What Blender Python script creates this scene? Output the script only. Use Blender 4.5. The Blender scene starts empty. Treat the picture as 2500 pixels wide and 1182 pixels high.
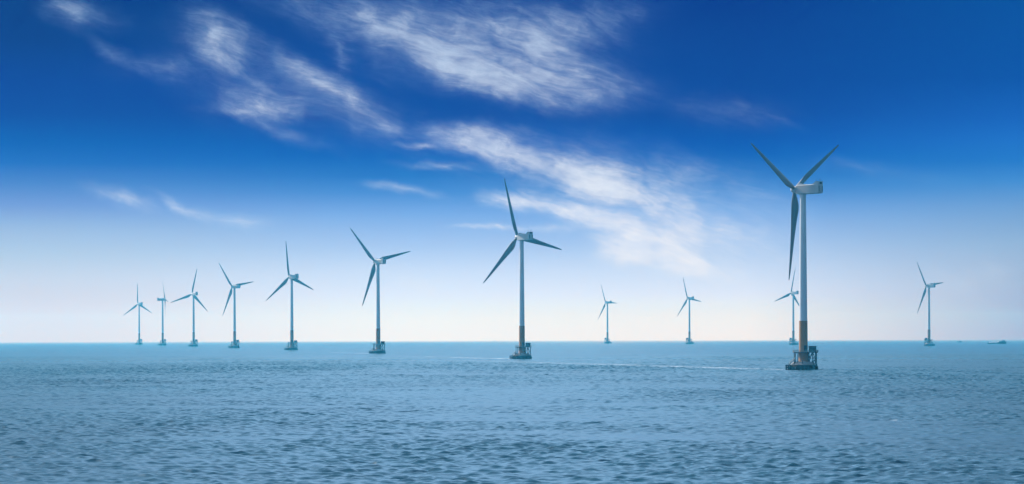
import bpy, bmesh, math, random
import numpy as np
from mathutils import Matrix, Vector

S = bpy.context.scene
COL = S.collection
RAD = math.radians

# ------------------------------------------------------------------ camera
F_PX = 7200.0            # focal length in pixels of the 2500 px wide photograph
CAM_H = 18.2             # metres above the water
RE = 7.43e6              # earth radius, stretched for refraction
ROLL = 0.0026
cd = bpy.data.cameras.new('camera'); cam = bpy.data.objects.new('camera', cd); COL.objects.link(cam)
cd.sensor_fit = 'HORIZONTAL'; cd.sensor_width = 36.0
cd.lens = 36.0 * F_PX / 2500.0
cd.shift_x = 0.0
cd.shift_y = (815.6 - 591.0) / 2500.0
cd.clip_start = 1.0; cd.clip_end = 80000.0
cam.location = (0, 0, CAM_H)
cam.rotation_euler = (RAD(90), ROLL, 0)
S.camera = cam

# ------------------------------------------------------------------ sun, exposure
SUN_AZ = RAD(50)         # to the left of the view direction, beyond the turbines
SUN_EL = RAD(34)
SUN_STRENGTH = 4.6
SKY_STRENGTH = 0.1
HAZE_DENSITY = 1.05e-4
HAZE_COLOR = (0.05, 0.52, 0.86, 1)
HAZE_ABS = (1.0, 0.77, 0.0, 1)
HAZE_EXT = tuple(c + max(0.0, 1 - c) * max(0.0, 1 - a ** 0.5) for c, a in zip(HAZE_COLOR[:3], HAZE_ABS[:3]))   # scattering plus absorption
EXPOSURE = 0.45
sun_vec = Vector((-math.sin(SUN_AZ) * math.cos(SUN_EL), math.cos(SUN_AZ) * math.cos(SUN_EL), math.sin(SUN_EL)))
sd = bpy.data.lights.new('sun', 'SUN'); sd.energy = SUN_STRENGTH; sd.angle = RAD(0.5); sd.color = (1.0, 0.965, 0.93)
so = bpy.data.objects.new('sun', sd); COL.objects.link(so)
so.rotation_euler = sun_vec.to_track_quat('Z', 'Y').to_euler()
so.location = (-300, 300, 500)
vs = S.view_settings
S.display_settings.display_device = 'sRGB'
vs.view_transform = 'Standard'; vs.look = 'None'; vs.exposure = EXPOSURE; vs.gamma = 1.0; vs.use_curve_mapping = False
S.render.engine = 'CYCLES'
S.cycles.use_denoising = True
try:
    S.cycles.denoiser = 'OPENIMAGEDENOISE'
    S.cycles.denoising_input_passes = 'RGB_ALBEDO_NORMAL'
except Exception:
    pass
S.cycles.volume_bounces = 0
S.cycles.max_bounces = 6
S.cycles.sample_clamp_indirect = 6.0
S.cycles.sample_clamp_direct = 2.0


# ------------------------------------------------------------------ node helper
class NT:
    def __init__(self, tree):
        self.t = tree; self.n = tree.nodes; self.l = tree.links

    def node(self, kind, **kw):
        nd = self.n.new(kind)
        for k, v in kw.items():
            setattr(nd, k, v)
        return nd

    def put(self, sock, v):
        if hasattr(v, 'is_output') or isinstance(v, bpy.types.NodeSocket):
            self.l.new(v, sock)
        else:
            sock.default_value = v

    def math(self, op, a, b=0.0, c=0.0, clamp=False):
        nd = self.node('ShaderNodeMath', operation=op); nd.use_clamp = clamp
        self.put(nd.inputs[0], a); self.put(nd.inputs[1], b); self.put(nd.inputs[2], c)
        return nd.outputs[0]

    def vmath(self, op, a, b=(0, 0, 0)):
        nd = self.node('ShaderNodeVectorMath', operation=op)
        self.put(nd.inputs[0], a)
        if op == 'SCALE':
            self.put(nd.inputs['Scale'], b)
        else:
            self.put(nd.inputs[1], b)
        return nd.outputs[0]

    def mapping(self, v, loc=(0, 0, 0), rot=0.0, scale=(1, 1, 1), kind='POINT'):
        nd = self.node('ShaderNodeMapping', vector_type=kind)
        self.put(nd.inputs[0], v)
        nd.inputs[1].default_value = loc; nd.inputs[2].default_value = (0, 0, rot); nd.inputs[3].default_value = scale
        return nd.outputs[0]

    def noise(self, v, scale, detail=4.0, rough=0.55, distort=0.0, dim='3D'):
        nd = self.node('ShaderNodeTexNoise', noise_dimensions=dim)
        self.put(nd.inputs['Vector'], v)
        nd.inputs['Scale'].default_value = scale; nd.inputs['Detail'].default_value = detail
        nd.inputs['Roughness'].default_value = rough; nd.inputs['Distortion'].default_value = distort
        return nd

    def maprange(self, v, a, b, c, d, smooth=False):
        nd = self.node('ShaderNodeMapRange'); nd.clamp = True
        if smooth:
            nd.interpolation_type = 'SMOOTHSTEP'
        self.put(nd.inputs[0], v)
        for i, x in enumerate((a, b, c, d)):
            nd.inputs[i + 1].default_value = x
        return nd.outputs[0]

    def ramp(self, fac, stops, interp='LINEAR'):
        nd = self.node('ShaderNodeValToRGB'); self.put(nd.inputs[0], fac)
        cr = nd.color_ramp; cr.interpolation = interp
        cr.elements[0].position, cr.elements[0].color = stops[0][0], stops[0][1]
        cr.elements[1].position, cr.elements[1].color = stops[-1][0], stops[-1][1]
        for p, c in stops[1:-1]:
            e = cr.elements.new(p); e.color = c
        return nd.outputs[0]

    def mix(self, fac, a, b, blend='MIX'):
        nd = self.node('ShaderNodeMix', data_type='RGBA', blend_type=blend)
        self.put(nd.inputs[0], fac); self.put(nd.inputs[6], a); self.put(nd.inputs[7], b)
        return nd.outputs[2]


def lin(r, g, b):
    def f(c):
        c /= 255.0
        return c / 12.92 if c <= 0.04045 else ((c + 0.055) / 1.055) ** 2.4
    return (f(r), f(g), f(b), 1.0)


# ------------------------------------------------------------------ sky
W = bpy.data.worlds.new('World'); S.world = W; W.use_nodes = True
W.node_tree.nodes.clear()
N = NT(W.node_tree)
tc = N.node('ShaderNodeTexCoord')
D = tc.outputs['Generated']
sep = N.node('ShaderNodeSeparateXYZ'); N.l.new(D, sep.inputs[0])
dx, dy, dz = sep.outputs
hor = N.math('SQRT', N.math('ADD', N.math('MULTIPLY', dx, dx), N.math('MULTIPLY', dy, dy)))
el = N.math('DIVIDE', dz, N.math('MAXIMUM', hor, 0.02))                # tangent of the elevation
az = N.math('ARCTAN2', dx, dy)
TOP = 820.0 / F_PX
t_el = N.math('DIVIDE', el, TOP, clamp=True)


HAZE_TOP = 138.0
AIR = (0.86, 0.875, 0.89)      # measured colour of deep haze, used so that sky and haze together give the colours wanted


def sky_ramp(rows, air=1.0):       # rows: height above the level line in thousandths of a radian-ish photo px -> srgb seen through the haze
    st = []
    for h, c in sorted(rows):
        e = max(h, 0.5) / F_PX
        path = min(18500.0, (HAZE_TOP - CAM_H) / e)
        want = lin(*c); got = []
        for k in range(3):
            T = math.exp(-HAZE_DENSITY * HAZE_EXT[k] * path)
            got.append(min(1.1, max(0.0, (want[k] - AIR[k] * air * (1 - T)) / T)))
        st.append((min(1.0, h / 820.0), tuple(got) + (1,)))
    return N.ramp(t_el, st)


def rows(*a):
    return [(815 - y, c) for y, c in a]


left = sky_ramp(rows((0, (0, 62, 135)), (100, (0, 68, 143)), (200, (0, 80, 160)), (280, (4, 87, 167)), (350, (24, 106, 184)), (400, (41, 119, 195)), (450, (80, 140, 205)), (500, (115, 160, 217)), (560, (155, 190, 225)), (620, (178, 206, 230)), (680, (200, 217, 234)), (750, (215, 225, 237)), (815, (220, 229, 238))), 1.06)
mid = sky_ramp(rows((0, (0, 68, 145)), (150, (0, 78, 156)), (280, (4, 84, 163)), (350, (15, 98, 180)), (380, (24, 106, 186)), (430, (45, 125, 198)), (470, (75, 145, 212)), (520, (120, 172, 228)), (600, (167, 201, 238)), (660, (200, 222, 245)), (720, (222, 235, 249)), (780, (240, 245, 252)), (815, (243, 249, 253))), 0.93)
right = sky_ramp(rows((0, (0, 86, 160)), (200, (0, 90, 170)), (300, (28, 106, 190)), (350, (35, 118, 200)), (400, (40, 126, 202)), (450, (70, 145, 210)), (520, (115, 165, 212)), (600, (145, 182, 214)), (700, (162, 190, 215)), (815, (167, 195, 218))), 0.86)
f_l = N.maprange(az, -0.175, -0.02, 1.0, 0.0, True)
f_r = N.maprange(az, 0.08, 0.175, 0.0, 1.0)
band = N.mix(f_r, N.mix(f_l, mid, left), right)

# cirrus: strokes laid out on the sky sphere (tangent of azimuth, tangent of elevation, in thousandths)
yy = N.math('MAXIMUM', dy, 0.05)
cu = N.math('MULTIPLY', N.math('DIVIDE', dx, yy), F_PX / 1000.0)
cv = N.math('MULTIPLY', N.math('DIVIDE', dz, yy), F_PX / 1000.0)
comb = N.node('ShaderNodeCombineXYZ'); N.l.new(cu, comb.inputs[0]); N.l.new(cv, comb.inputs[1])
P0 = comb.outputs[0]
w1 = N.vmath('SUBTRACT', N.noise(P0, 4.2, 3.0, 0.5).outputs['Color'], (0.5, 0.5, 0.5))
P1 = N.vmath('ADD', P0, N.vmath('MULTIPLY', w1, (0.10, 0.06, 0)))
w2 = N.vmath('SUBTRACT', N.noise(P0, 17.0, 4.0, 0.6).outputs['Color'], (0.5, 0.5, 0.5))
PW = N.vmath('ADD', P1, N.vmath('MULTIPLY', w2, (0.05, 0.028, 0)))

STROKES = [   # x, y in the photo, half length, half width, fall to the right in degrees, weight
    (1040, 118, 95, 30, 38, .75), (1110, 155, 120, 36, 24, .85), (1210, 180, 140, 42, 12, .80), (1330, 190, 160, 50, 6, .62), (1450, 200, 130, 45, 4, .40),
    (1150, 95, 190, 60, 4, .30), (1080, 30, 260, 60, 8, .28), (930, 70, 100, 45, 60, .30), (1320, 100, 170, 60, -22, .42), (1440, 55, 160, 45, -14, .26), (1250, 225, 220, 30, 10, .26),
    (525, 100, 62, 42, 24, .85), (505, 80, 80, 50, 30, .30), (600, 90, 50, 30, 70, .30), (285, 128, 60, 18, 36, .34), (420, 160, 130, 26, 0, .20), (540, 140, 60, 20, 20, .5),
    (720, 155, 80, 26, 34, .50), (800, 210, 85, 28, 32, .52), (865, 240, 80, 24, 28, .40), (950, 302, 50, 18, 8, .46), (880, 265, 150, 50, 20, .14),
    (640, 252, 76, 24, 14, .90), (585, 220, 50, 28, 24, .36), (590, 262, 90, 12, 4, .34), (620, 190, 90, 14, 30, .18), (680, 310, 140, 15, 22, .20),
    (1030, 352, 50, 8, 4, .5), (1140, 348, 100, 24, 12, .85), (1255, 380, 140, 24, 14, 1.25), (1380, 412, 150, 34, 15, .75), (1190, 330, 150, 20, 6, .34),
    (1520, 465, 150, 40, 12, .9), (1700, 510, 240, 60, 9, .30), (1600, 425, 240, 55, 8, .26), (1440, 455, 140, 30, 16, .5),
    (1250, 490, 70, 20, 8, 1.1), (1370, 510, 120, 20, 12, 1.2), (1500, 546, 110, 22, 12, 1.0), (1660, 560, 170, 36, 5, .55),
    (1200, 560, 90, 7, 3, .7), (1355, 560, 90, 11, -2, .7),
    (1590, 592, 120, 18, 3, 1.2), (1640, 634, 140, 28, 6, 1.2), (1710, 668, 110, 20, 10, .8), (1850, 600, 220, 60, 4, .16),
    (290, 480, 84, 17, 14, .56), (440, 497, 70, 12, 26, .50), (520, 522, 80, 14, 20, .28), (592, 540, 60, 15, 4, .44), (980, 467, 84, 11, 8, .56),
    (1120, 120, 330, 80, 10, .20), (760, 220, 230, 60, 28, .20), (1450, 440, 320, 85, 12, .24), (560, 180, 170, 80, 25, .14), (1250, 60, 300, 60, 4, .16),
    (1790, 272, 130, 30, 8, .15), (1905, 298, 60, 8, 25, .12), (1800, 258, 24, 16, 30, .10), (1620, 612, 190, 60, 4, .55), (200, 18, 95, 34, 14, .38), (800, 25, 260, 45, 14, .22), (830, 110, 70, 26, 74, .26), (1080, 405, 110, 10, 2, .30), (1030, 690, 160, 28, 12, .28), (2380, 690, 200, 55, -14, .18), (2140, 420, 160, 20, 6, .10),
]
dens = None
for x, y, a, b, ang, wgt in STROKES:
    v = N.mapping(PW, ((x - 1250) / 1000.0, (815.6 - y) / 1000.0, 0), RAD(-ang), (a * 1.75 / 1000.0, b * 2.0 / 1000.0, 1.0), 'TEXTURE')
    g = N.node('ShaderNodeTexGradient', gradient_type='QUADRATIC_SPHERE'); N.l.new(v, g.inputs[0])
    dens = N.math('MULTIPLY_ADD', g.outputs[1], wgt * 1.25, dens if dens is not None else 0.0)
# fibres drawn out along the wind, torn edges
fib1 = N.noise(N.mapping(P1, rot=RAD(-24), scale=(1 / 4.2, 1 / 20.0, 1), kind='TEXTURE'), 1.0, 8.0, 0.60, 0.7).outputs[0]
fib2 = N.noise(N.mapping(P1, rot=RAD(-12), scale=(1 / 12.0, 1 / 70.0, 1), kind='TEXTURE'), 1.0, 8.0, 0.70, 0.8).outputs[0]
lump = N.noise(PW, 8.0, 8.0, 0.58).outputs[0]
tex = N.math('ADD', N.math('ADD', N.math('MULTIPLY', fib1, 0.36), N.math('MULTIPLY', fib2, 0.24)), N.math('MULTIPLY', lump, 0.40))
tex = N.math('MULTIPLY', N.math('SUBTRACT', tex, 0.5), 7.0)
alpha = N.math('MULTIPLY', dens, N.math('EXPONENT', N.math('MULTIPLY_ADD', tex, 1.15, -0.34)))
alpha = N.math('SUBTRACT', 1.0, N.math('EXPONENT', N.math('MULTIPLY', alpha, -1.0)))
alpha = N.math('MULTIPLY', alpha, N.maprange(dy, 0.3, 0.5, 0.0, 0.95))
cloud_col = N.ramp(t_el, [(0.0, lin(240, 246, 252)), (0.32, lin(243, 247, 252)), (0.55, lin(220, 232, 248)), (1.0, lin(188, 211, 240))])
cloud_col = N.mix(N.maprange(alpha, 0.0, 0.5, 0.0, 1.0), N.ramp(t_el, [(0.0, lin(225, 238, 250)), (0.35, lin(190, 216, 245)), (1.0, lin(105, 160, 220))]), cloud_col)    # thin veils take on the blue behind
band = N.mix(alpha, band, cloud_col)

sky = N.node('ShaderNodeTexSky', sky_type='NISHITA', sun_disc=False)
sky.sun_elevation = SUN_EL; sky.sun_rotation = -SUN_AZ
sky.air_density = 1.0; sky.dust_density = 0.6; sky.ozone_density = 2.0
high = N.maprange(el, 0.116, 0.21, 0.0, 1.0, True)
# thin high cloud added out of frame to lighten the sea's reflections and ambient light
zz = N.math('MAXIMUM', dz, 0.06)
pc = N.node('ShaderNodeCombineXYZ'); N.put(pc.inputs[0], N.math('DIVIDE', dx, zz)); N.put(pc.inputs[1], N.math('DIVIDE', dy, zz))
fill_veil = N.noise(N.mapping(pc.outputs[0], rot=RAD(25), scale=(1.6, 0.8, 1), kind='TEXTURE'), 1.0, 6.0, 0.6).outputs[0]
fill_veil = N.maprange(fill_veil, 0.36, 0.62, 0.25, 0.9)
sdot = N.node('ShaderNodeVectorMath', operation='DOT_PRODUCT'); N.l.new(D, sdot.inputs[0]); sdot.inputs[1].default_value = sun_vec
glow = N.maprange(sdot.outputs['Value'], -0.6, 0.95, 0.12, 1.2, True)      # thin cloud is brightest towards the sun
side_dim = N.ramp(N.math('DIVIDE', N.math('ABSOLUTE', N.math('ADD', az, 0.01)), math.pi), [(0.0, (1.0, 1.0, 1.0, 1)), (0.018, (0.95, 0.95, 0.95, 1)), (0.052, (0.29, 0.29, 0.29, 1)), (0.16, (0.42, 0.42, 0.42, 1)), (0.3, (0.42, 0.42, 0.42, 1))])
glow = N.math('MULTIPLY', glow, N.math('MULTIPLY', side_dim, 1.65))                                      # added cloud brightened ahead and dimmed sideways so the sea darkens towards its edges
upper = N.mix(fill_veil, sky.outputs[0], N.vmath('SCALE', tuple(c * 2.0 ** -EXPOSURE / SKY_STRENGTH for c in (0.66, 1.16, 1.80)), glow))
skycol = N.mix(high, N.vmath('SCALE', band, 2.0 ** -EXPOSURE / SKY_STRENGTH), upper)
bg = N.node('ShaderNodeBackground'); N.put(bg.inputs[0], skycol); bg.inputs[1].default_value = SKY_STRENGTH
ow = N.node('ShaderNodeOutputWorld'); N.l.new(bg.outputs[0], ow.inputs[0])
try:
    W.cycles.sampling_method = 'MANUAL'; W.cycles.sample_map_resolution = 512
except Exception:
    pass


# ------------------------------------------------------------------ small numpy noise
def vnoise(x, y, seed):
    xi = np.floor(x).astype(np.int64); yi = np.floor(y).astype(np.int64)
    fx = x - xi; fy = y - yi
    fx = fx * fx * (3 - 2 * fx); fy = fy * fy * (3 - 2 * fy)

    def h(i, j):
        n = (i * 374761393 + j * 668265263 + seed * 1442695041) & 0xffffffff
        n = ((n ^ (n >> 13)) * 1274126177) & 0xffffffff
        n = n ^ (n >> 16)
        return (n & 0xffff) / 65535.0
    a = h(xi, yi) * (1 - fx) + h(xi + 1, yi) * fx
    b = h(xi, yi + 1) * (1 - fx) + h(xi + 1, yi + 1) * fx
    return a * (1 - fy) + b * fy


# ------------------------------------------------------------------ turbine table (from the photo)
# east metres, distance, facing in degrees left of straight away, blade angle, platform turn
TURBINES = [
    (145.0, 1468.0, 51.0, 58.0, 0), (7.3, 2175.0, 40.0, 101.0, 0), (-131.3, 2893.0, 39.5, 76.0, 0), (-271.0, 3630.0, 46.5, 110.0, 0),
    (-407.8, 4335.0, 50.0, 80.0, 0), (-547.9, 5075.0, 39.5, 11.0, 0), (-686.5, 5795.0, -77.0, 96.0, 0), (-827.5, 6546.0, 45.0, 116.0, 0),
    (210.2, 6494.0, 52.5, 92.0, 180), (350.9, 5833.0, 47.0, 98.0, 180), (489.0, 5127.0, 45.5, 11.0, 180), (626.4, 4430.0, 47.0, 83.0, 180),
]


def sea_z(x, y):
    return -(x * x + y * y) / (2 * RE)


# ------------------------------------------------------------------ sea
def build_sea():
    rng = np.random.default_rng(11)
    r = [0.0, 25.0, 50.0, 75.0, 95.0, 110.0]
    d = 120.0
    while d < 345.0:
        r.append(d); d += 0.7
    while d < 17400.0:
        r.append(d); d += max(0.35, d / 2000.0) if d < 2600 else d / 420.0
    r = np.array(r)
    wing = np.linspace(0.195, 0.46, 210)[1:]
    fine = np.concatenate([-wing[::-1], np.linspace(-0.195, 0.195, 1000), wing])
    side = np.concatenate([np.linspace(0.46, math.pi, 50)[1:-1]])
    ang = np.concatenate([-side[::-1], fine, side])
    ang = np.concatenate([[-math.pi], ang])
    nr, na = len(r), len(ang)
    R, A = np.meshgrid(r, ang, indexing='ij')
    X = R * np.sin(A); Y = R * np.cos(A)
    Z = -(R * R) / (2 * RE)
    drow = np.gradient(r); dcol = np.gradient(ang)
    step = np.maximum(drow[:, None] * np.ones(na)[None, :], R * np.abs(dcol)[None, :])
    inside = (np.abs(A) < 0.4585) & (R > 119)
    x = X[inside].astype(np.float32); y = Y[inside].astype(np.float32); st = step[inside].astype(np.float32)
    # gust patches: stronger and weaker chop
    gust = 0.45 * vnoise(x / 160, y / 420, 3) + 0.35 * vnoise(x / 55, y / 130, 5) + 0.2 * vnoise(x / 17, y / 40, 8)
    lane = vnoise(x / 75 + 0.05 * y / 30, y / 26, 61) * 0.65 + vnoise(x / 24, y / 9, 62) * 0.35
    gust = (0.50 + 1.0 * np.clip((gust - 0.25) / 0.5, 0, 1)) * (1 - 0.6 * np.clip((lane - 0.62) * 5, 0, 1))     # calm lanes
    gust *= 0.78 + 0.45 * np.clip((y - 345) / 1100, 0, 1)      # a fresher breeze further out
    H = np.zeros_like(x); DX = np.zeros_like(x); DY = np.zeros_like(x)
    CHOP = 0.8
    nw = 110
    lam = np.exp(np.linspace(math.log(0.85), math.log(9.0), nw)) * rng.uniform(0.93, 1.07, nw)
    for i in range(nw):
        L = lam[i]
        th = rng.normal(0.0, 0.62) + 0.25
        k = 2 * math.pi / L
        slope = 0.054 * ((L / 2.7) ** 0.4 if L < 2.7 else (2.7 / L) ** 1.1)
        amp = slope / k
        fade = np.clip((L / st - 2.1) / 1.6, 0, 1)
        m = fade > 0
        ph = np.float32(k * math.sin(th)) * x[m] + np.float32(k * math.cos(th)) * y[m] + np.float32(rng.uniform(0, 6.283))
        af = np.float32(amp) * fade[m]
        H[m] += af * np.cos(ph)
        sp = af * np.sin(ph) * np.float32(CHOP)                  # crests pinch together, troughs widen
        DX[m] -= sp * np.float32(math.sin(th)); DY[m] -= sp * np.float32(math.cos(th))
    H *= gust; DX *= gust; DY *= gust
    # wakes of foam left by the tide behind the piles of the near row, and stray foam streaks
    foam = np.zeros_like(x)
    for j, (tx, ty, a, b, c) in enumerate(TURBINES[:4]):
        dxx, dyy = -0.285, 0.9585
        al = (x - tx) * dxx + (y - ty) * dyy
        ac = (x - tx) * dyy - (y - ty) * dxx
        w = 4.5 + 0.012 * al
        ln = (640, 420, 240, 160)[j]
        core = np.exp(-((ac + 3.5 + 2.5 * (vnoise(al / 40, al * 0 + j, 21) - 0.5)) / w) ** 2)
        core *= np.clip((al - 4) / 6, 0, 1) * np.clip((ln - al) / ln, 0, 1) ** 0.8
        brk = np.clip(vnoise(al / 26, ac / 7 + 9 * j, 33) * 1.6 - 0.12, 0, 1)
        foam = np.maximum(foam, (1.0, 0.9, 0.7, 0.5)[j] * core * brk)
        rr = np.hypot(x - tx, y - ty)
        foam = np.maximum(foam, 0.7 * np.exp(-((rr - 7.6) / 0.9) ** 2) * np.clip(vnoise(x / 1.5, y / 1.5, 41) * 2 - 0.6, 0, 1))
    st1 = vnoise(x / 4.5 + 0.02 * y, y / 2.2, 51) * 0.6 + vnoise(x / 1.6, y / 1.2, 52) * 0.4
    area = vnoise(x / 90, y / 70, 53)
    foam = np.maximum(foam, 0.4 * np.clip((st1 - 0.84) * 9, 0, 1) * np.clip((area - 0.62) * 5, 0, 1))
    H *= 1 - 0.5 * np.clip(foam, 0, 1)
    Z[inside] += H; X[inside] += DX; Y[inside] += DY
    FO = np.zeros_like(Z); FO[inside] = foam
    GU = np.full_like(Z, 0.9); GU[inside] = gust
    co = np.stack([X, Y, Z], -1).reshape(-1, 3).astype(np.float32)
    i = np.arange(nr - 1)[:, None]; j = np.arange(na)[None, :]
    jn = (j + 1) % na
    quads = np.stack([i * na + j, i * na + jn, (i + 1) * na + jn, (i + 1) * na + j], -1).reshape(-1, 4)
    quads = quads[:, ::-1]
    me = bpy.data.meshes.new('sea')
    me.vertices.add(len(co)); me.vertices.foreach_set('co', co.ravel())
    nq = len(quads)
    me.loops.add(nq * 4); me.loops.foreach_set('vertex_index', quads.ravel().astype(np.int32))
    me.polygons.add(nq)
    me.polygons.foreach_set('loop_start', np.arange(0, nq * 4, 4, dtype=np.int32))
    me.polygons.foreach_set('use_smooth', np.ones(nq, dtype=bool))
    me.update(calc_edges=True)
    at = me.attributes.new('foam', 'FLOAT', 'POINT'); at.data.foreach_set('value', FO.ravel().astype(np.float32))
    at = me.attributes.new('gust', 'FLOAT', 'POINT'); at.data.foreach_set('value', GU.ravel().astype(np.float32))
    if me.polygons[nq // 2].normal.z < 0:
        me.flip_normals()
    o = bpy.data.objects.new('sea', me); COL.objects.link(o)
    o['kind'] = 'structure'
    m = bpy.data.materials.new('sea_water'); m.use_nodes = True
    n = NT(m.node_tree); n.n.clear()
    geo = n.node('ShaderNodeNewGeometry'); pos = geo.outputs['Position']
    pr = n.node('ShaderNodeBsdfPrincipled')
    murk = n.noise(n.mapping(pos, scale=(0.006, 0.004, 0.0)), 1.0, 4.0, 0.6).outputs[0]
    base = n.ramp(murk, [(0.35, (0.005, 0.050, 0.080, 1)), (0.65, (0.009, 0.070, 0.106, 1))])
    n.put(pr.inputs['Base Color'], base)
    dist = n.vmath('LENGTH', pos); dist = dist.node.outputs['Value']
    calm = n.maprange(dist, 2000.0, 11000.0, 0.0, 1.0)            # smoother water further out
    n.put(pr.inputs['Roughness'], n.math('MULTIPLY_ADD', calm, -0.235, 0.276))
    pr.inputs['IOR'].default_value = 1.333
    rip = n.noise(n.mapping(pos, rot=0.2, scale=(0.75, 0.95, 0.2)), 1.0, 4.0, 0.6).outputs[0]
    gu = n.node('ShaderNodeAttribute', attribute_name='gust')
    bp = n.node('ShaderNodeBump'); bp.inputs['Distance'].default_value = 0.16
    n.put(bp.inputs['Strength'], n.math('MULTIPLY', n.math('MULTIPLY', gu.outputs['Fac'], 0.6), n.math('SUBTRACT', 1.0, calm)))
    n.put(bp.inputs['Height'], rip)
    n.l.new(bp.outputs[0], pr.inputs['Normal'])
    fo = n.node('ShaderNodeAttribute', attribute_name='foam')
    fb = n.node('ShaderNodeBsdfDiffuse'); fb.inputs[0].default_value = (0.75, 0.80, 0.82, 1)
    fn = n.noise(n.mapping(pos, scale=(0.9, 0.5, 0.5)), 1.0, 4.0, 0.65).outputs[0]
    ff = n.math('MULTIPLY', fo.outputs['Fac'], n.maprange(fn, 0.35, 0.62, 0.15, 1.0), clamp=True)
    mx = n.node('ShaderNodeMixShader'); n.put(mx.inputs[0], ff); n.l.new(pr.outputs[0], mx.inputs[1]); n.l.new(fb.outputs[0], mx.inputs[2])
    out = n.node('ShaderNodeOutputMaterial'); n.l.new(mx.outputs[0], out.inputs[0])
    me.materials.append(m)
    return o


build_sea()


# ------------------------------------------------------------------ materials
def paint(name, col, rough=0.5, var=0.12, scale=0.35, streak=None, metallic=0.0):
    """Weathered paint or concrete: tonal drift, fine grime and optional run-down streaks."""
    m = bpy.data.materials.new(name); m.use_nodes = True
    n = NT(m.node_tree); n.n.clear()
    tcx = n.node('ShaderNodeTexCoord'); p = tcx.outputs['Object']
    a = n.noise(p, scale, 5.0, 0.6).outputs[0]
    lo = tuple(c * (1 - var) for c in col) + (1,); hi = tuple(min(1, c * (1 + var)) for c in col) + (1,)
    c = n.ramp(a, [(0.3, lo), (0.7, hi)])
    if streak:
        s = n.noise(n.mapping(p, scale=(1.6, 1.6, 0.09)), 1.0, 5.0, 0.65).outputs[0]
        c = n.mix(n.maprange(s, 0.54, 0.74, 0.0, streak[1]), c, tuple(streak[0]) + (1,))
    pr = n.node('ShaderNodeBsdfPrincipled'); n.put(pr.inputs['Base Color'], c)
    pr.inputs['Roughness'].default_value = rough; pr.inputs['Metallic'].default_value = metallic
    bp = n.node('ShaderNodeBump'); bp.inputs['Strength'].default_value = 0.15; bp.inputs['Distance'].default_value = 0.05
    n.put(bp.inputs['Height'], n.noise(p, scale * 9, 3.0).outputs[0]); n.l.new(bp.outputs[0], pr.inputs['Normal'])
    o = n.node('ShaderNodeOutputMaterial'); n.l.new(pr.outputs[0], o.inputs[0])
    return m


M = dict(
    tower=paint('tower_paint', (0.66, 0.67, 0.675), 0.45, 0.06, 0.2, ((0.42, 0.42, 0.40), 0.35)),
    nacelle=paint('nacelle_paint', (0.42, 0.44, 0.44), 0.45, 0.06, 0.3, ((0.40, 0.41, 0.40), 0.3)),
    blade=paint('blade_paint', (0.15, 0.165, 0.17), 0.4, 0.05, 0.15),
    ochre=paint('ochre_paint', (0.36, 0.165, 0.05), 0.55, 0.12, 0.35, ((0.22, 0.12, 0.055), 0.5)),
    concrete=paint('pale_concrete', (0.22, 0.22, 0.215), 0.85, 0.16, 0.6, ((0.24, 0.23, 0.21), 0.5)),
    cap=paint('wet_concrete', (0.009, 0.011, 0.012), 0.95, 0.35, 0.5, ((0.02, 0.025, 0.022), 0.6)),
    steel=paint('dark_steel', (0.02, 0.032, 0.036), 0.65, 0.2, 0.8),
    rail=paint('rail_paint', (0.16, 0.22, 0.22), 0.5, 0.15, 0.8),
    cabinet=paint('cabinet_paint', (0.02, 0.085, 0.115), 0.5, 0.14, 0.6, ((0.02, 0.06, 0.08), 0.5)),
    dark=paint('dark_opening', (0.012, 0.014, 0.016), 0.7, 0.2, 1.0),
    hull=paint('ship_hull_paint', (0.012, 0.04, 0.06), 0.5, 0.2, 0.3, ((0.10, 0.05, 0.03), 0.4)),
    white=paint('ship_white_paint', (0.86, 0.86, 0.84), 0.5, 0.05, 0.4, ((0.6, 0.55, 0.5), 0.2)),
    house=paint('ship_house_paint', (0.10, 0.20, 0.25), 0.5, 0.1, 0.4),
    red=paint('buoy_paint', (0.30, 0.28, 0.10), 0.5, 0.1, 0.4),
)


# ------------------------------------------------------------------ mesh helpers
def mesh(name, bm, mat, parent=None, smooth=True, angle=35):
    bmesh.ops.recalc_face_normals(bm, faces=bm.faces[:])
    me = bpy.data.meshes.new(name); bm.to_mesh(me); bm.free()
    if smooth:
        for p in me.polygons:
            p.use_smooth = True
        try:
            me.set_sharp_from_angle(angle=RAD(angle))
        except Exception:
            pass
    me.materials.append(mat)
    o = bpy.data.objects.new(name, me); COL.objects.link(o)
    if parent:
        o.parent = parent
    return o


def box(bm, x0, x1, y0, y1, z0, z1, bevel=0.0):
    r = bmesh.ops.create_cube(bm, size=1.0, matrix=Matrix.Translation(((x0 + x1) / 2, (y0 + y1) / 2, (z0 + z1) / 2)) @ Matrix.Diagonal((x1 - x0, y1 - y0, z1 - z0, 1)))
    if bevel:
        es = set(e for v in r['verts'] for e in v.link_edges)
        bmesh.ops.bevel(bm, geom=list(es), offset=bevel, segments=2, affect='EDGES', profile=0.6)


def tube(bm, a, b, ra, rb=None, seg=10):
    a = Vector(a); b = Vector(b); rb = ra if rb is None else rb
    d = b - a
    m = Matrix.Translation((a + b) / 2) @ d.to_track_quat('Z', 'Y').to_matrix().to_4x4()
    bmesh.ops.create_cone(bm, cap_ends=True, segments=seg, radius1=ra, radius2=rb, depth=d.length, matrix=m)


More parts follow.
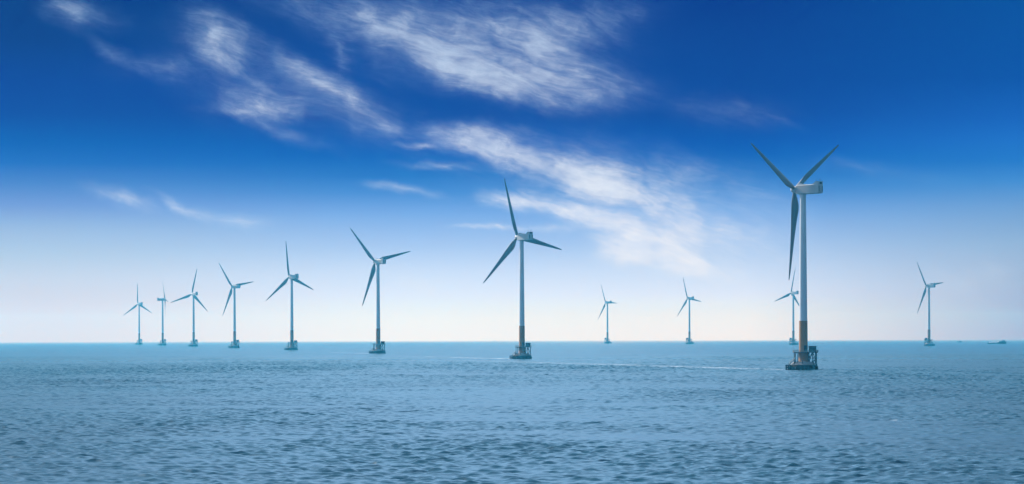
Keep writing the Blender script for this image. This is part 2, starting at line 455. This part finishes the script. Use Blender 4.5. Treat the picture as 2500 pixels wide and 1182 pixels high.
def lathe(bm, prof, seg=48, axis='Z'):
    """prof: (radius, height) from bottom to top; closed with caps where the radius is not 0."""
    rings = []
    for r, h in prof:
        ring = []
        for k in range(seg):
            t = 2 * math.pi * k / seg
            p = (r * math.cos(t), r * math.sin(t), h) if axis == 'Z' else (r * math.cos(t), h, -r * math.sin(t))
            ring.append(bm.verts.new(p))
        rings.append(ring)
    for a, b in zip(rings, rings[1:]):
        for k in range(seg):
            bm.faces.new((a[k], a[(k + 1) % seg], b[(k + 1) % seg], b[k]))
    bm.faces.new(rings[0][::-1]); bm.faces.new(rings[-1])


def loft(bm, sections, cap=True):
    rings = [[bm.verts.new(p) for p in s] for s in sections]
    n = len(rings[0])
    for a, b in zip(rings, rings[1:]):
        for k in range(n):
            bm.faces.new((a[k], a[(k + 1) % n], b[(k + 1) % n], b[k]))
    if cap:
        bm.faces.new(rings[0][::-1]); bm.faces.new(rings[-1])


# ------------------------------------------------------------------ the wind turbine
HUB_H = 90.0
OVER = 4.9
TILT = RAD(5)
PLAT = 8.9


def make_turbine():
    root = bpy.data.objects.new('wind_turbine', None); COL.objects.link(root)
    root.empty_display_size = 10
    # --- foundation
    bm = bmesh.new()
    lathe(bm, [(7.0, -6.0), (7.0, 2.45), (6.9, 2.62), (6.6, 2.66)], 64)
    for k in range(22):                       # fender piles round the cap
        t = 2 * math.pi * k / 22 + 0.1
        tube(bm, (7.13 * math.cos(t), 7.13 * math.sin(t), -3), (7.13 * math.cos(t), 7.13 * math.sin(t), 1.9), 0.24, seg=8)
    mesh('pile_cap', bm, M['cap'], root)
    bm = bmesh.new()
    lathe(bm, [(6.3, 2.66), (6.3, 2.8), (5.0, 4.1), (4.9, 4.22), (3.0, 4.25)], 64)
    mesh('pedestal', bm, M['concrete'], root)
    # --- ochre lower tower
    bm = bmesh.new()
    lathe(bm, [(2.75, 4.26), (2.75, 4.42), (2.38, 4.46), (2.36, PLAT - 0.5), (2.5, PLAT - 0.45), (2.5, PLAT - 0.28), (2.16, PLAT - 0.25), (2.13, 16.0), (2.1, 24.35), (2.16, 24.4), (2.16, 24.55)], 64)
    tp = mesh('tower_base', bm, M['ochre'], root)
    # door in front
    bm = bmesh.new()
    Mx = Matrix.Rotation(RAD(22), 4, 'Z')
    for (x0, x1, z0, z1, y0, y1) in ((-0.62, 0.62, PLAT + 0.35, PLAT + 3.3, -2.22, -2.02), (-0.75, 0.75, PLAT + 3.3, PLAT + 3.45, -2.30, -2.0), (-0.75, -0.62, PLAT + 0.25, PLAT + 3.3, -2.26, -2.0), (0.62, 0.75, PLAT + 0.25, PLAT + 3.3, -2.26, -2.0)):
        box(bm, x0, x1, y0, y1, z0, z1, 0.02)
    bmesh.ops.transform(bm, matrix=Mx, verts=bm.verts[:])
    dr = mesh('door', bm, M['dark'], root); dr.parent = tp
    # --- tower
    bm = bmesh.new()
    prof = [(2.0, 24.55)]
    def rad(z):
        t = (z - 24.55) / (87.4 - 24.55)
        return 2.0 + (1.47 - 2.0) * t ** 1.1
    for z in (44.0, 65.0):
        prof += [(rad(z), z - 0.12), (rad(z) + 0.035, z - 0.1), (rad(z) + 0.035, z + 0.1), (rad(z), z + 0.12)]
    prof += [(rad(86.6), 86.6), (1.62, 86.7), (1.62, 87.4)]
    lathe(bm, prof, 64)
    mesh('tower', bm, M['tower'], root)
    # --- work platform
    bm = bmesh.new()
    ring = []
    pts = [(-4.9, -3.2), (-3.4, -4.6), (2.2, -4.6), (2.4, -2.9), (7.1, -2.9), (7.1, 2.9), (2.4, 2.9), (2.2, 4.6), (-3.4, 4.6), (-4.9, 3.2)]
    lo = [bm.verts.new((x, y, PLAT - 0.25)) for x, y in pts]; hi = [bm.verts.new((x, y, PLAT)) for x, y in pts]
    bm.faces.new(lo[::-1]); bm.faces.new(hi)
    for k in range(len(pts)):
        bm.faces.new((lo[k], lo[(k + 1) % len(pts)], hi[(k + 1) % len(pts)], hi[k]))
    for x in (-3.5, 1.9, 4.8):
        box(bm, x - 0.1, x + 0.1, -2.8, 2.8, PLAT - 0.55, PLAT - 0.252)
    pf = mesh('platform', bm, M['steel'], root, smooth=False)
    bm = bmesh.new()
    for k in range(len(pts)):
        a = Vector(pts[k] + (0,)); b = Vector(pts[(k + 1) % len(pts)] + (0,))
        for h in (0.12, 0.45, 0.8, 1.15):
            tube(bm, (a.x, a.y, PLAT + h), (b.x, b.y, PLAT + h), 0.055 if h > 0.2 else 0.09, seg=6)
        n = max(1, int((b - a).length / 0.9))
        for i in range(n):
            p = a.lerp(b, i / n)
            tube(bm, (p.x, p.y, PLAT), (p.x, p.y, PLAT + 1.18), 0.05, seg=6)
    r = mesh('railing', bm, M['rail'], root); r.parent = pf
    # --- columns and braces below it
    for (x, y, r_) in ((-4.3, -2.9, 0.22), (-4.3, 2.9, 0.22), (-3.1, -3.9, 0.22), (2.6, -2.6, 0.26), (4.35, -2.6, 0.24), (6.25, -2.6, 0.26), (2.6, 2.6, 0.26), (6.25, 2.6, 0.26)):
        bm = bmesh.new()
        foot = 2.6 if math.hypot(x, y) > 5.0 else 3.4
        tube(bm, (x, y, foot), (x, y, PLAT - 0.25), r_, seg=14)
        tube(bm, (x, y, foot), (x, y, foot + 0.3 if math.hypot(x, y) > 5.9 else 4.5), r_ + 0.16, seg=14)
        mesh('column', bm, M['steel'], root)
    for (a, b) in (((4.15, -2.6, PLAT - 0.5), (2.75, -2.6, 4.4)), ((4.6, -2.6, PLAT - 0.5), (6.1, -2.6, 4.0)), ((2.75, 2.6, 4.4), (4.35, 2.6, PLAT - 0.5)), ((6.1, 2.6, 4.0), (4.35, 2.6, PLAT - 0.5))):
        bm = bmesh.new(); tube(bm, a, b, 0.16, seg=10)
        mesh('brace', bm, M['steel'], root)
    # --- transformer cabinet on the platform
    bm = bmesh.new()
    box(bm, 2.75, 6.35, -2.0, 1.7, PLAT + 0.12, PLAT + 2.95, 0.05)
    for k in range(9):
        z = PLAT + 0.45 + k * 0.24
        box(bm, 3.0, 4.8, -2.06, -1.99, z, z + 0.13)
    for x in (3.0, 6.1):
        box(bm, x - 0.15, x + 0.15, -1.9, 1.6, PLAT, PLAT + 0.12)
    cb = mesh('transformer_cabinet', bm, M['cabinet'], root, smooth=False)
    bm = bmesh.new(); box(bm, 2.62, 6.48, -2.13, 1.83, PLAT + 2.95, PLAT + 3.12, 0.04)
    c2 = mesh('roof', bm, M['steel'], root, smooth=False); c2.parent = cb
    bm = bmesh.new()
    box(bm, 5.15, 6.1, -2.07, -1.99, PLAT + 0.3, PLAT + 2.6, 0.01)
    c3 = mesh('door', bm, M['steel'], root, smooth=False); c3.parent = cb
    # --- stair from the landing to the pedestal
    bm = bmesh.new()
    A = Vector((-7.4, -1.9, 2.7)); B = Vector((-4.4, -1.9, 5.4))
    for yo in (-0.5, 0.5):
        tube(bm, A + Vector((0, yo, 0)), B + Vector((0, yo, 0)), 0.12, seg=6)
    for k in range(12):
        p = A.lerp(B, k / 11); box(bm, p.x - 0.16, p.x + 0.16, p.y - 0.48, p.y + 0.48, p.z - 0.03, p.z + 0.03)
    stp = mesh('stair', bm, M['steel'], root, smooth=False)
    bm = bmesh.new()
    for yo in (-0.52, 0.52):
        for h in (0.55, 1.05):
            tube(bm, A + Vector((0, yo, h)), B + Vector((0, yo, h)), 0.05, seg=6)
        for k in range(5):
            p = A.lerp(B, k / 4); tube(bm, (p.x, p.y + yo, p.z), (p.x, p.y + yo, p.z + 1.08), 0.05, seg=6)
    h = mesh('handrail', bm, M['rail'], root); h.parent = stp
    # --- boat landing: two fender posts with rungs standing off the cap
    bm = bmesh.new()
    for y in (-2.9, -0.9):
        tube(bm, (-8.75, y, -4), (-8.75, y, 2.75), 0.30, seg=12)
        for z in (0.15, 1.35, 2.45):
            tube(bm, (-8.75, y, z), (-6.6, y, z), 0.20, seg=8)
        tube(bm, (-7.75, y, -4), (-7.75, y, 2.6), 0.26, seg=10)
    for z in (0.4, 0.9, 1.4, 1.9, 2.4):
        tube(bm, (-8.75, -2.9, z), (-8.75, -0.9, z), 0.09, seg=6)
    box(bm, -9.0, -6.55, -3.1, -0.7, 2.62, 2.74)
    mesh('boat_landing', bm, M['cap'], root)
    # mooring bollards on the pedestal rim
    for (x, y) in ((4.6, -4.2), (-1.0, -5.55), (-4.9, -3.6)):
        bm = bmesh.new(); lathe(bm, [(0.26, 2.7), (0.2, 2.8), (0.2, 4.55), (0.4, 4.62), (0.4, 4.85), (0.1, 4.95)], 14)
        bmesh.ops.translate(bm, verts=bm.verts[:], vec=(x, y, 0))
        mesh('bollard', bm, M['steel'], root)
    # --- nacelle (own frame: +Y to the rotor, origin on the tower axis at hub height)
    bm = bmesh.new()
    secs = []
    def sec(y, w, zb, zt, c=0.35):
        h = w / 2
        return [(-h + c, y, zb), (h - c, y, zb), (h, y, zb + c), (h, y, zt - c), (h - c, y, zt), (-h + c, y, zt), (-h, y, zt - c), (-h, y, zb + c)]
    for (y, w, zb, zt) in ((3.3, 3.0, -1.7, 1.6), (3.15, 3.5, -2.2, 1.95), (2.6, 4.0, -2.5, 2.15), (-8.0, 4.0, -2.42, 2.3), (-10.2, 4.0, -2.2, 2.3), (-10.45, 3.8, -2.0, 2.2)):
        secs.append(sec(y, w, zb, zt))
    loft(bm, secs)
    nac = mesh('nacelle', bm, M['nacelle'], root, angle=25)
    bm = bmesh.new()     # rear hood with its raised cooler intake
    loft(bm, [[(-2.02, -8.0, -2.1), (2.02, -8.0, -2.1), (2.02, -8.0, 2.1), (-2.02, -8.0, 2.1)], [(-2.02, -10.47, -2.0), (2.02, -10.47, -2.0), (2.02, -10.47, 2.1), (-2.02, -10.47, 2.1)]])
    loft(bm, [[(-1.75, -6.6, 2.25), (1.75, -6.6, 2.25), (1.75, -6.6, 2.32), (-1.75, -6.6, 2.32)], [(-1.85, -8.6, 2.2), (1.85, -8.6, 2.2), (1.85, -8.6, 3.4), (-1.85, -8.6, 3.4)], [(-1.85, -10.5, 2.08), (1.85, -10.5, 2.08), (1.85, -10.5, 3.45), (-1.85, -10.5, 3.45)]])
    box(bm, -1.98, 1.98, -10.62, -8.45, 3.45, 3.62)
    hood = mesh('rear_hood', bm, M['nacelle'], root, smooth=False); hood.parent = nac
    bm = bmesh.new()
    box(bm, -1.0, 1.0, -10.56, -10.45, 2.35, 3.3)
    for x in (-1.5, 1.5):
        box(bm, x - 0.24, x + 0.24, -10.54, -10.45, -1.4, 1.4)
    v = mesh('cooling_vent', bm, M['dark'], root, smooth=False); v.parent = nac
    bm = bmesh.new()     # hatch, crane rail and brake box on the roof
    box(bm, -1.2, 1.0, -0.2, 2.2, 2.1, 2.75, 0.1); box(bm, -0.9, 0.6, 0.9, 2.7, 2.1, 3.05, 0.12); box(bm, 0.3, 1.5, -1.6, 0.0, 2.2, 2.6, 0.05)
    v = mesh('roof_hatch', bm, M['nacelle'], root); v.parent = nac
    for (x, y) in ((-1.4, -9.0), (1.4, -9.0), (0.2, -10.2)):
        bm = bmesh.new(); tube(bm, (x, y, 3.6), (x, y, 5.1), 0.05, seg=6); tube(bm, (x - 0.3, y, 4.6), (x + 0.3, y, 4.6), 0.05, seg=6)
        v = mesh('weather_mast', bm, M['steel'], root); v.parent = nac
    # --- hub
    bm = bmesh.new()
    lathe(bm, [(1.5, -1.55), (1.72, -1.4), (1.78, -0.4), (1.74, 0.5), (1.55, 1.2), (1.15, 1.75), (0.6, 2.05), (0.08, 2.15)], 40, 'Y')
    mesh('hub', bm, M['nacelle'], root)
    # --- blade (own frame: Z along the span, X towards the leading edge, Y upwind)
    bm = bmesh.new()
    KC = 1.32
    st = [(1.0, 1.9, 1.0, 26), (2.2, 1.9, 1.0, 26), (3.6, 2.05, 0.86, 25), (5.2, 2.6, 0.62, 23), (7.2, 3.25, 0.42, 20), (9.2, 3.5, 0.31, 17.5), (12, 3.3, 0.26, 14.5), (16, 2.85, 0.23, 11.5), (21, 2.4, 0.21, 8.5), (27, 1.95, 0.19, 6), (33, 1.55, 0.18, 4), (39, 1.15, 0.18, 3), (42.5, 0.85, 0.18, 2.2), (44.6, 0.55, 0.2, 2), (45.5, 0.2, 0.3, 2)]
    secs = []
    for z, c, tk, tw in st:
        c *= KC if z > 4 else 1.0 + (KC - 1) * max(0, z - 2.2) / 1.8
        tw = RAD(tw + 3.0); ring = []
        rnd = max(0.0, min(1.0, (tk - 0.3) / 0.7))     # 1 = round root, 0 = aerofoil
        for k in range(20):
            t = 2 * math.pi * k / 20
            xa = 0.5 * math.cos(t)
            th = 0.5 * math.sin(t) * tk
            ta = th * (1 - (1 - rnd) * 0.75 * max(0.0, -math.cos(t)) ** 1.2)
            off = (1 - rnd) * -0.18
            px = (xa + off) * c; py = ta * c
            ring.append((px * math.cos(tw) - py * math.sin(tw), px * math.sin(tw) + py * math.cos(tw) + 0.00035 * z * z, z))
        secs.append(ring)
    loft(bm, secs)
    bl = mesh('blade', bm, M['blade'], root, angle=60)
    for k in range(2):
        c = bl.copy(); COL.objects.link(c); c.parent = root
    return root


def kids(o):
    return [c for c in bpy.data.objects if c.parent == o]


def copy_tree(o, parent=None):
    c = o.copy(); COL.objects.link(c); c.parent = parent
    for ch in kids(o):
        copy_tree(ch, c)
    return c


def pose(root, x, y, psi, theta, turn):
    root.location = (x, y, sea_z(x, y)); root.rotation_euler = (0, 0, RAD(turn))
    p = RAD(psi - turn)
    d = Vector((-math.sin(p), math.cos(p), 0)); r = Vector((math.cos(p), math.sin(p), 0)); z = Vector((0, 0, 1))
    a = d * math.cos(TILT) + z * math.sin(TILT); u = z * math.cos(TILT) - d * math.sin(TILT)
    hub = d * OVER + z * HUB_H
    bi = 0
    for c in kids(root):
        base = c.name.split('.')[0]
        if base == 'nacelle':
            c.matrix_basis = Matrix.Translation((0, 0, HUB_H)) @ Matrix.Rotation(p, 4, 'Z')
        elif base == 'hub':
            c.matrix_basis = Matrix.Translation(hub) @ Matrix.Rotation(p, 4, 'Z') @ Matrix.Rotation(TILT, 4, 'X')
        elif base == 'blade':
            q = RAD(theta + 120 * bi); bi += 1
            b = u * math.cos(q) + r * math.sin(q); t = r * math.cos(q) - u * math.sin(q)
            m = Matrix((t, a, b)).transposed().to_4x4()
            c.matrix_basis = Matrix.Translation(hub) @ m


LABELS = [
    'tallest white wind turbine, nearest to the camera, standing on an ochre tower base',
    'second largest wind turbine, near the middle, with one blade pointing right past its nacelle',
    'third largest wind turbine of the long row, its upper blades spread in a wide V',
    'mid-sized white wind turbine, first left of the wide V one, with one blade straight up',
    'small wind turbine in the left row whose right blade points away behind its nacelle',
    'pale wind turbine in the left row with one blade flung far out to the left',
    'hazy wind turbine facing right, the only one with its nacelle left of its tower',
    'faintest and leftmost wind turbine, last of the left row',
    'smallest pale wind turbine right of the centre, the left one of the distant right row',
    'pale distant wind turbine standing alone halfway between the centre and the nearest turbine',
    'pale distant wind turbine half hidden directly behind the tower of the nearest one',
    'rightmost wind turbine, standing alone beside the two small vessels',
]
proto = make_turbine()
GROUP = 'wind turbines of the offshore wind farm'
roots = [proto] + [copy_tree(proto) for _ in TURBINES[1:]]
for r_, lab, T in zip(roots, LABELS, TURBINES):
    r_['label'] = lab; r_['category'] = 'wind turbine'; r_['group'] = GROUP
    pose(r_, *T)


# ------------------------------------------------------------------ vessels
def place(px, py, D_):
    """Point on the water at photo column px and distance D_."""
    return ((px - 1250 + ROLL * (py - 815)) / F_PX * D_, D_)


def hull_secs(L, B, fore, aft, mid, draft=1.5):
    out = []
    for i in range(13):
        t = i / 12.0
        x = -L / 2 + L * t
        w = B / 2 * (min(1.0, (t / 0.16)) ** 0.6 if t < 0.16 else (1.0 - 0.18 * max(0, (t - 0.85) / 0.15)))
        w = max(w, 0.06)
        h = mid + (fore - mid) * max(0, 1 - t / 0.22) ** 1.6 + (aft - mid) * min(1.0, max(0, (t - 0.52) / 0.14))
        out.append([(x, -w, h), (x, -w * 0.97, 0.2), (x, -w * 0.8, -draft), (x, w * 0.8, -draft), (x, w * 0.97, 0.2), (x, w, h)])
    return out


def cargo_ship(px, py, D_):
    root = bpy.data.objects.new('cargo_ship', None); COL.objects.link(root)
    x, y = place(px, py, D_); root.location = (x, y, sea_z(x, y)); root.rotation_euler = (0, 0, RAD(-8))
    bm = bmesh.new(); loft(bm, hull_secs(34.0, 7.0, 2.4, 4.2, 1.7)); mesh('hull', bm, M['hull'], root)
    bm = bmesh.new()
    sec = []
    for (xx, zt) in ((-14.0, 2.9), (-8, 3.3), (-1, 3.4), (2.2, 3.8), (3.4, 4.6)):
        sec.append([(xx, -3.1, 1.6), (xx, 3.1, 1.6), (xx, 2.9, zt), (xx, 0, zt + 0.25), (xx, -2.9, zt)])
    loft(bm, sec); mesh('hatch_cover', bm, M['white'], root)
    bm = bmesh.new(); box(bm, 7.6, 14.6, -2.7, 2.7, 4.1, 5.2, 0.1); box(bm, 9.4, 13.6, -2.4, 2.4, 5.22, 6.3, 0.1); box(bm, 9.1, 14.0, -2.7, 2.7, 6.3, 6.45, 0.03)
    wh = mesh('wheelhouse', bm, M['house'], root)
    bm = bmesh.new()
    for k in range(5):
        box(bm, 9.43, 9.5, -2.0 + k * 0.82, -1.4 + k * 0.82, 5.5, 6.1)
    for k in range(4):
        box(bm, 9.8 + k * 0.95, 10.5 + k * 0.95, -2.46, -2.4, 5.5, 6.1)
    w = mesh('window', bm, M['dark'], root, smooth=False); w.parent = wh
    bm = bmesh.new(); tube(bm, (11.6, 0, 6.4), (11.6, 0, 9.6), 0.14, 0.07); tube(bm, (11.6, -1, 8.2), (11.6, 1, 8.2), 0.06); mesh('mast', bm, M['steel'], root)
    bm = bmesh.new(); tube(bm, (14.0, 0.9, 5.2), (14.0, 0.9, 6.9), 0.5, 0.45, 12); mesh('funnel', bm, M['hull'], root)
    bm = bmesh.new(); tube(bm, (-14.9, 0, 2.2), (-14.9, 0, 5.0), 0.1, 0.06); mesh('bow_mast', bm, M['steel'], root)
    root['label'] = 'long low dark cargo ship with a white cargo deck and wheelhouse at its right end'
    root['category'] = 'ship'


def fishing_boat(name, px, py, D_, L, label, cat, turn=0):
    root = bpy.data.objects.new(name, None); COL.objects.link(root)
    x, y = place(px, py, D_); root.location = (x, y, sea_z(x, y)); root.rotation_euler = (0, 0, RAD(turn))
    k = L / 11.0
    bm = bmesh.new(); loft(bm, [[(a * k, b * k, c * k) for a, b, c in s] for s in hull_secs(11.0, 3.4, 2.4, 1.5, 1.2, 0.8)]); mesh('hull', bm, M['hull'], root)
    bm = bmesh.new(); box(bm, -0.6 * k, 2.4 * k, -1.2 * k, 1.2 * k, 1.1 * k, 3.2 * k, 0.12 * k); box(bm, -0.85 * k, 2.6 * k, -1.35 * k, 1.35 * k, 3.2 * k, 3.35 * k)
    cb = mesh('cabin', bm, M['house'], root)
    bm = bmesh.new()
    for j in range(3):
        box(bm, (-0.4 + j * 0.95) * k, (0.3 + j * 0.95) * k, -1.25 * k, -1.2 * k, 2.2 * k, 2.9 * k)
    w = mesh('window', bm, M['dark'], root, smooth=False); w.parent = cb
    bm = bmesh.new(); tube(bm, (0.9 * k, 0, 3.3 * k), (0.9 * k, 0, 6.0 * k), 0.09 * k, 0.05 * k); tube(bm, (0.9 * k, 0, 4.8 * k), (4.2 * k, 0, 3.4 * k), 0.06 * k); mesh('mast', bm, M['steel'], root)
    root['label'] = label; root['category'] = cat


def channel_marker(px, py, D_):
    root = bpy.data.objects.new('marker_buoy', None); COL.objects.link(root)
    x, y = place(px, py, D_); root.location = (x, y, sea_z(x, y))
    bm = bmesh.new(); lathe(bm, [(1.0, -0.8), (1.3, 0.0), (1.3, 0.6), (0.5, 0.9), (0.3, 1.0)], 20); mesh('float', bm, M['red'], root)
    bm = bmesh.new()
    for k in range(4):
        t = math.pi / 4 + k * math.pi / 2
        tube(bm, (0.75 * math.cos(t), 0.75 * math.sin(t), 0.8), (0.3 * math.cos(t), 0.3 * math.sin(t), 4.2), 0.09, seg=6)
    tube(bm, (0, 0, 4.1), (0, 0, 4.35), 0.5, seg=12)
    mesh('frame', bm, M['red'], root)
    bm = bmesh.new(); lathe(bm, [(0.3, 4.36), (0.3, 4.8), (0.1, 4.95)], 12); mesh('lantern', bm, M['white'], root)
    root['label'] = 'thin pale marker buoy just left of the third largest turbine'
    root['category'] = 'buoy'


cargo_ship(2433.5, 845.6, 5380.0)
fishing_boat('fishing_boat', 2342.5, 841.3, 6650.0, 11.0, 'tiny dark boat with a cabin, left of the cargo ship', 'boat')
fishing_boat('fishing_boat', 1207.0, 833.5, 11500.0, 8.0, 'faint speck of a boat on the horizon left of the central turbine', 'boat')
channel_marker(906.3, 838.5, 6200.0)

# ------------------------------------------------------------------ haze
bm = bmesh.new(); box(bm, -18500, 18500, -18500, 18500, -25.0, HAZE_TOP)
hz = mesh('haze', bm, bpy.data.materials.new('haze_air'), smooth=False)
hz['kind'] = 'stuff'
hm = hz.data.materials[0]; hm.use_nodes = True
n = NT(hm.node_tree); n.n.clear()
pv = n.node('ShaderNodeVolumePrincipled')
pv.inputs['Color'].default_value = HAZE_COLOR
pv.inputs['Density'].default_value = HAZE_DENSITY
pv.inputs['Absorption Color'].default_value = HAZE_ABS
pv.inputs['Anisotropy'].default_value = 0.42
om = n.node('ShaderNodeOutputMaterial'); n.l.new(pv.outputs[0], om.inputs['Volume'])
try:
    hm.cycles.homogeneous_volume = True
except Exception:
    pass
hz.display_type = 'WIRE'
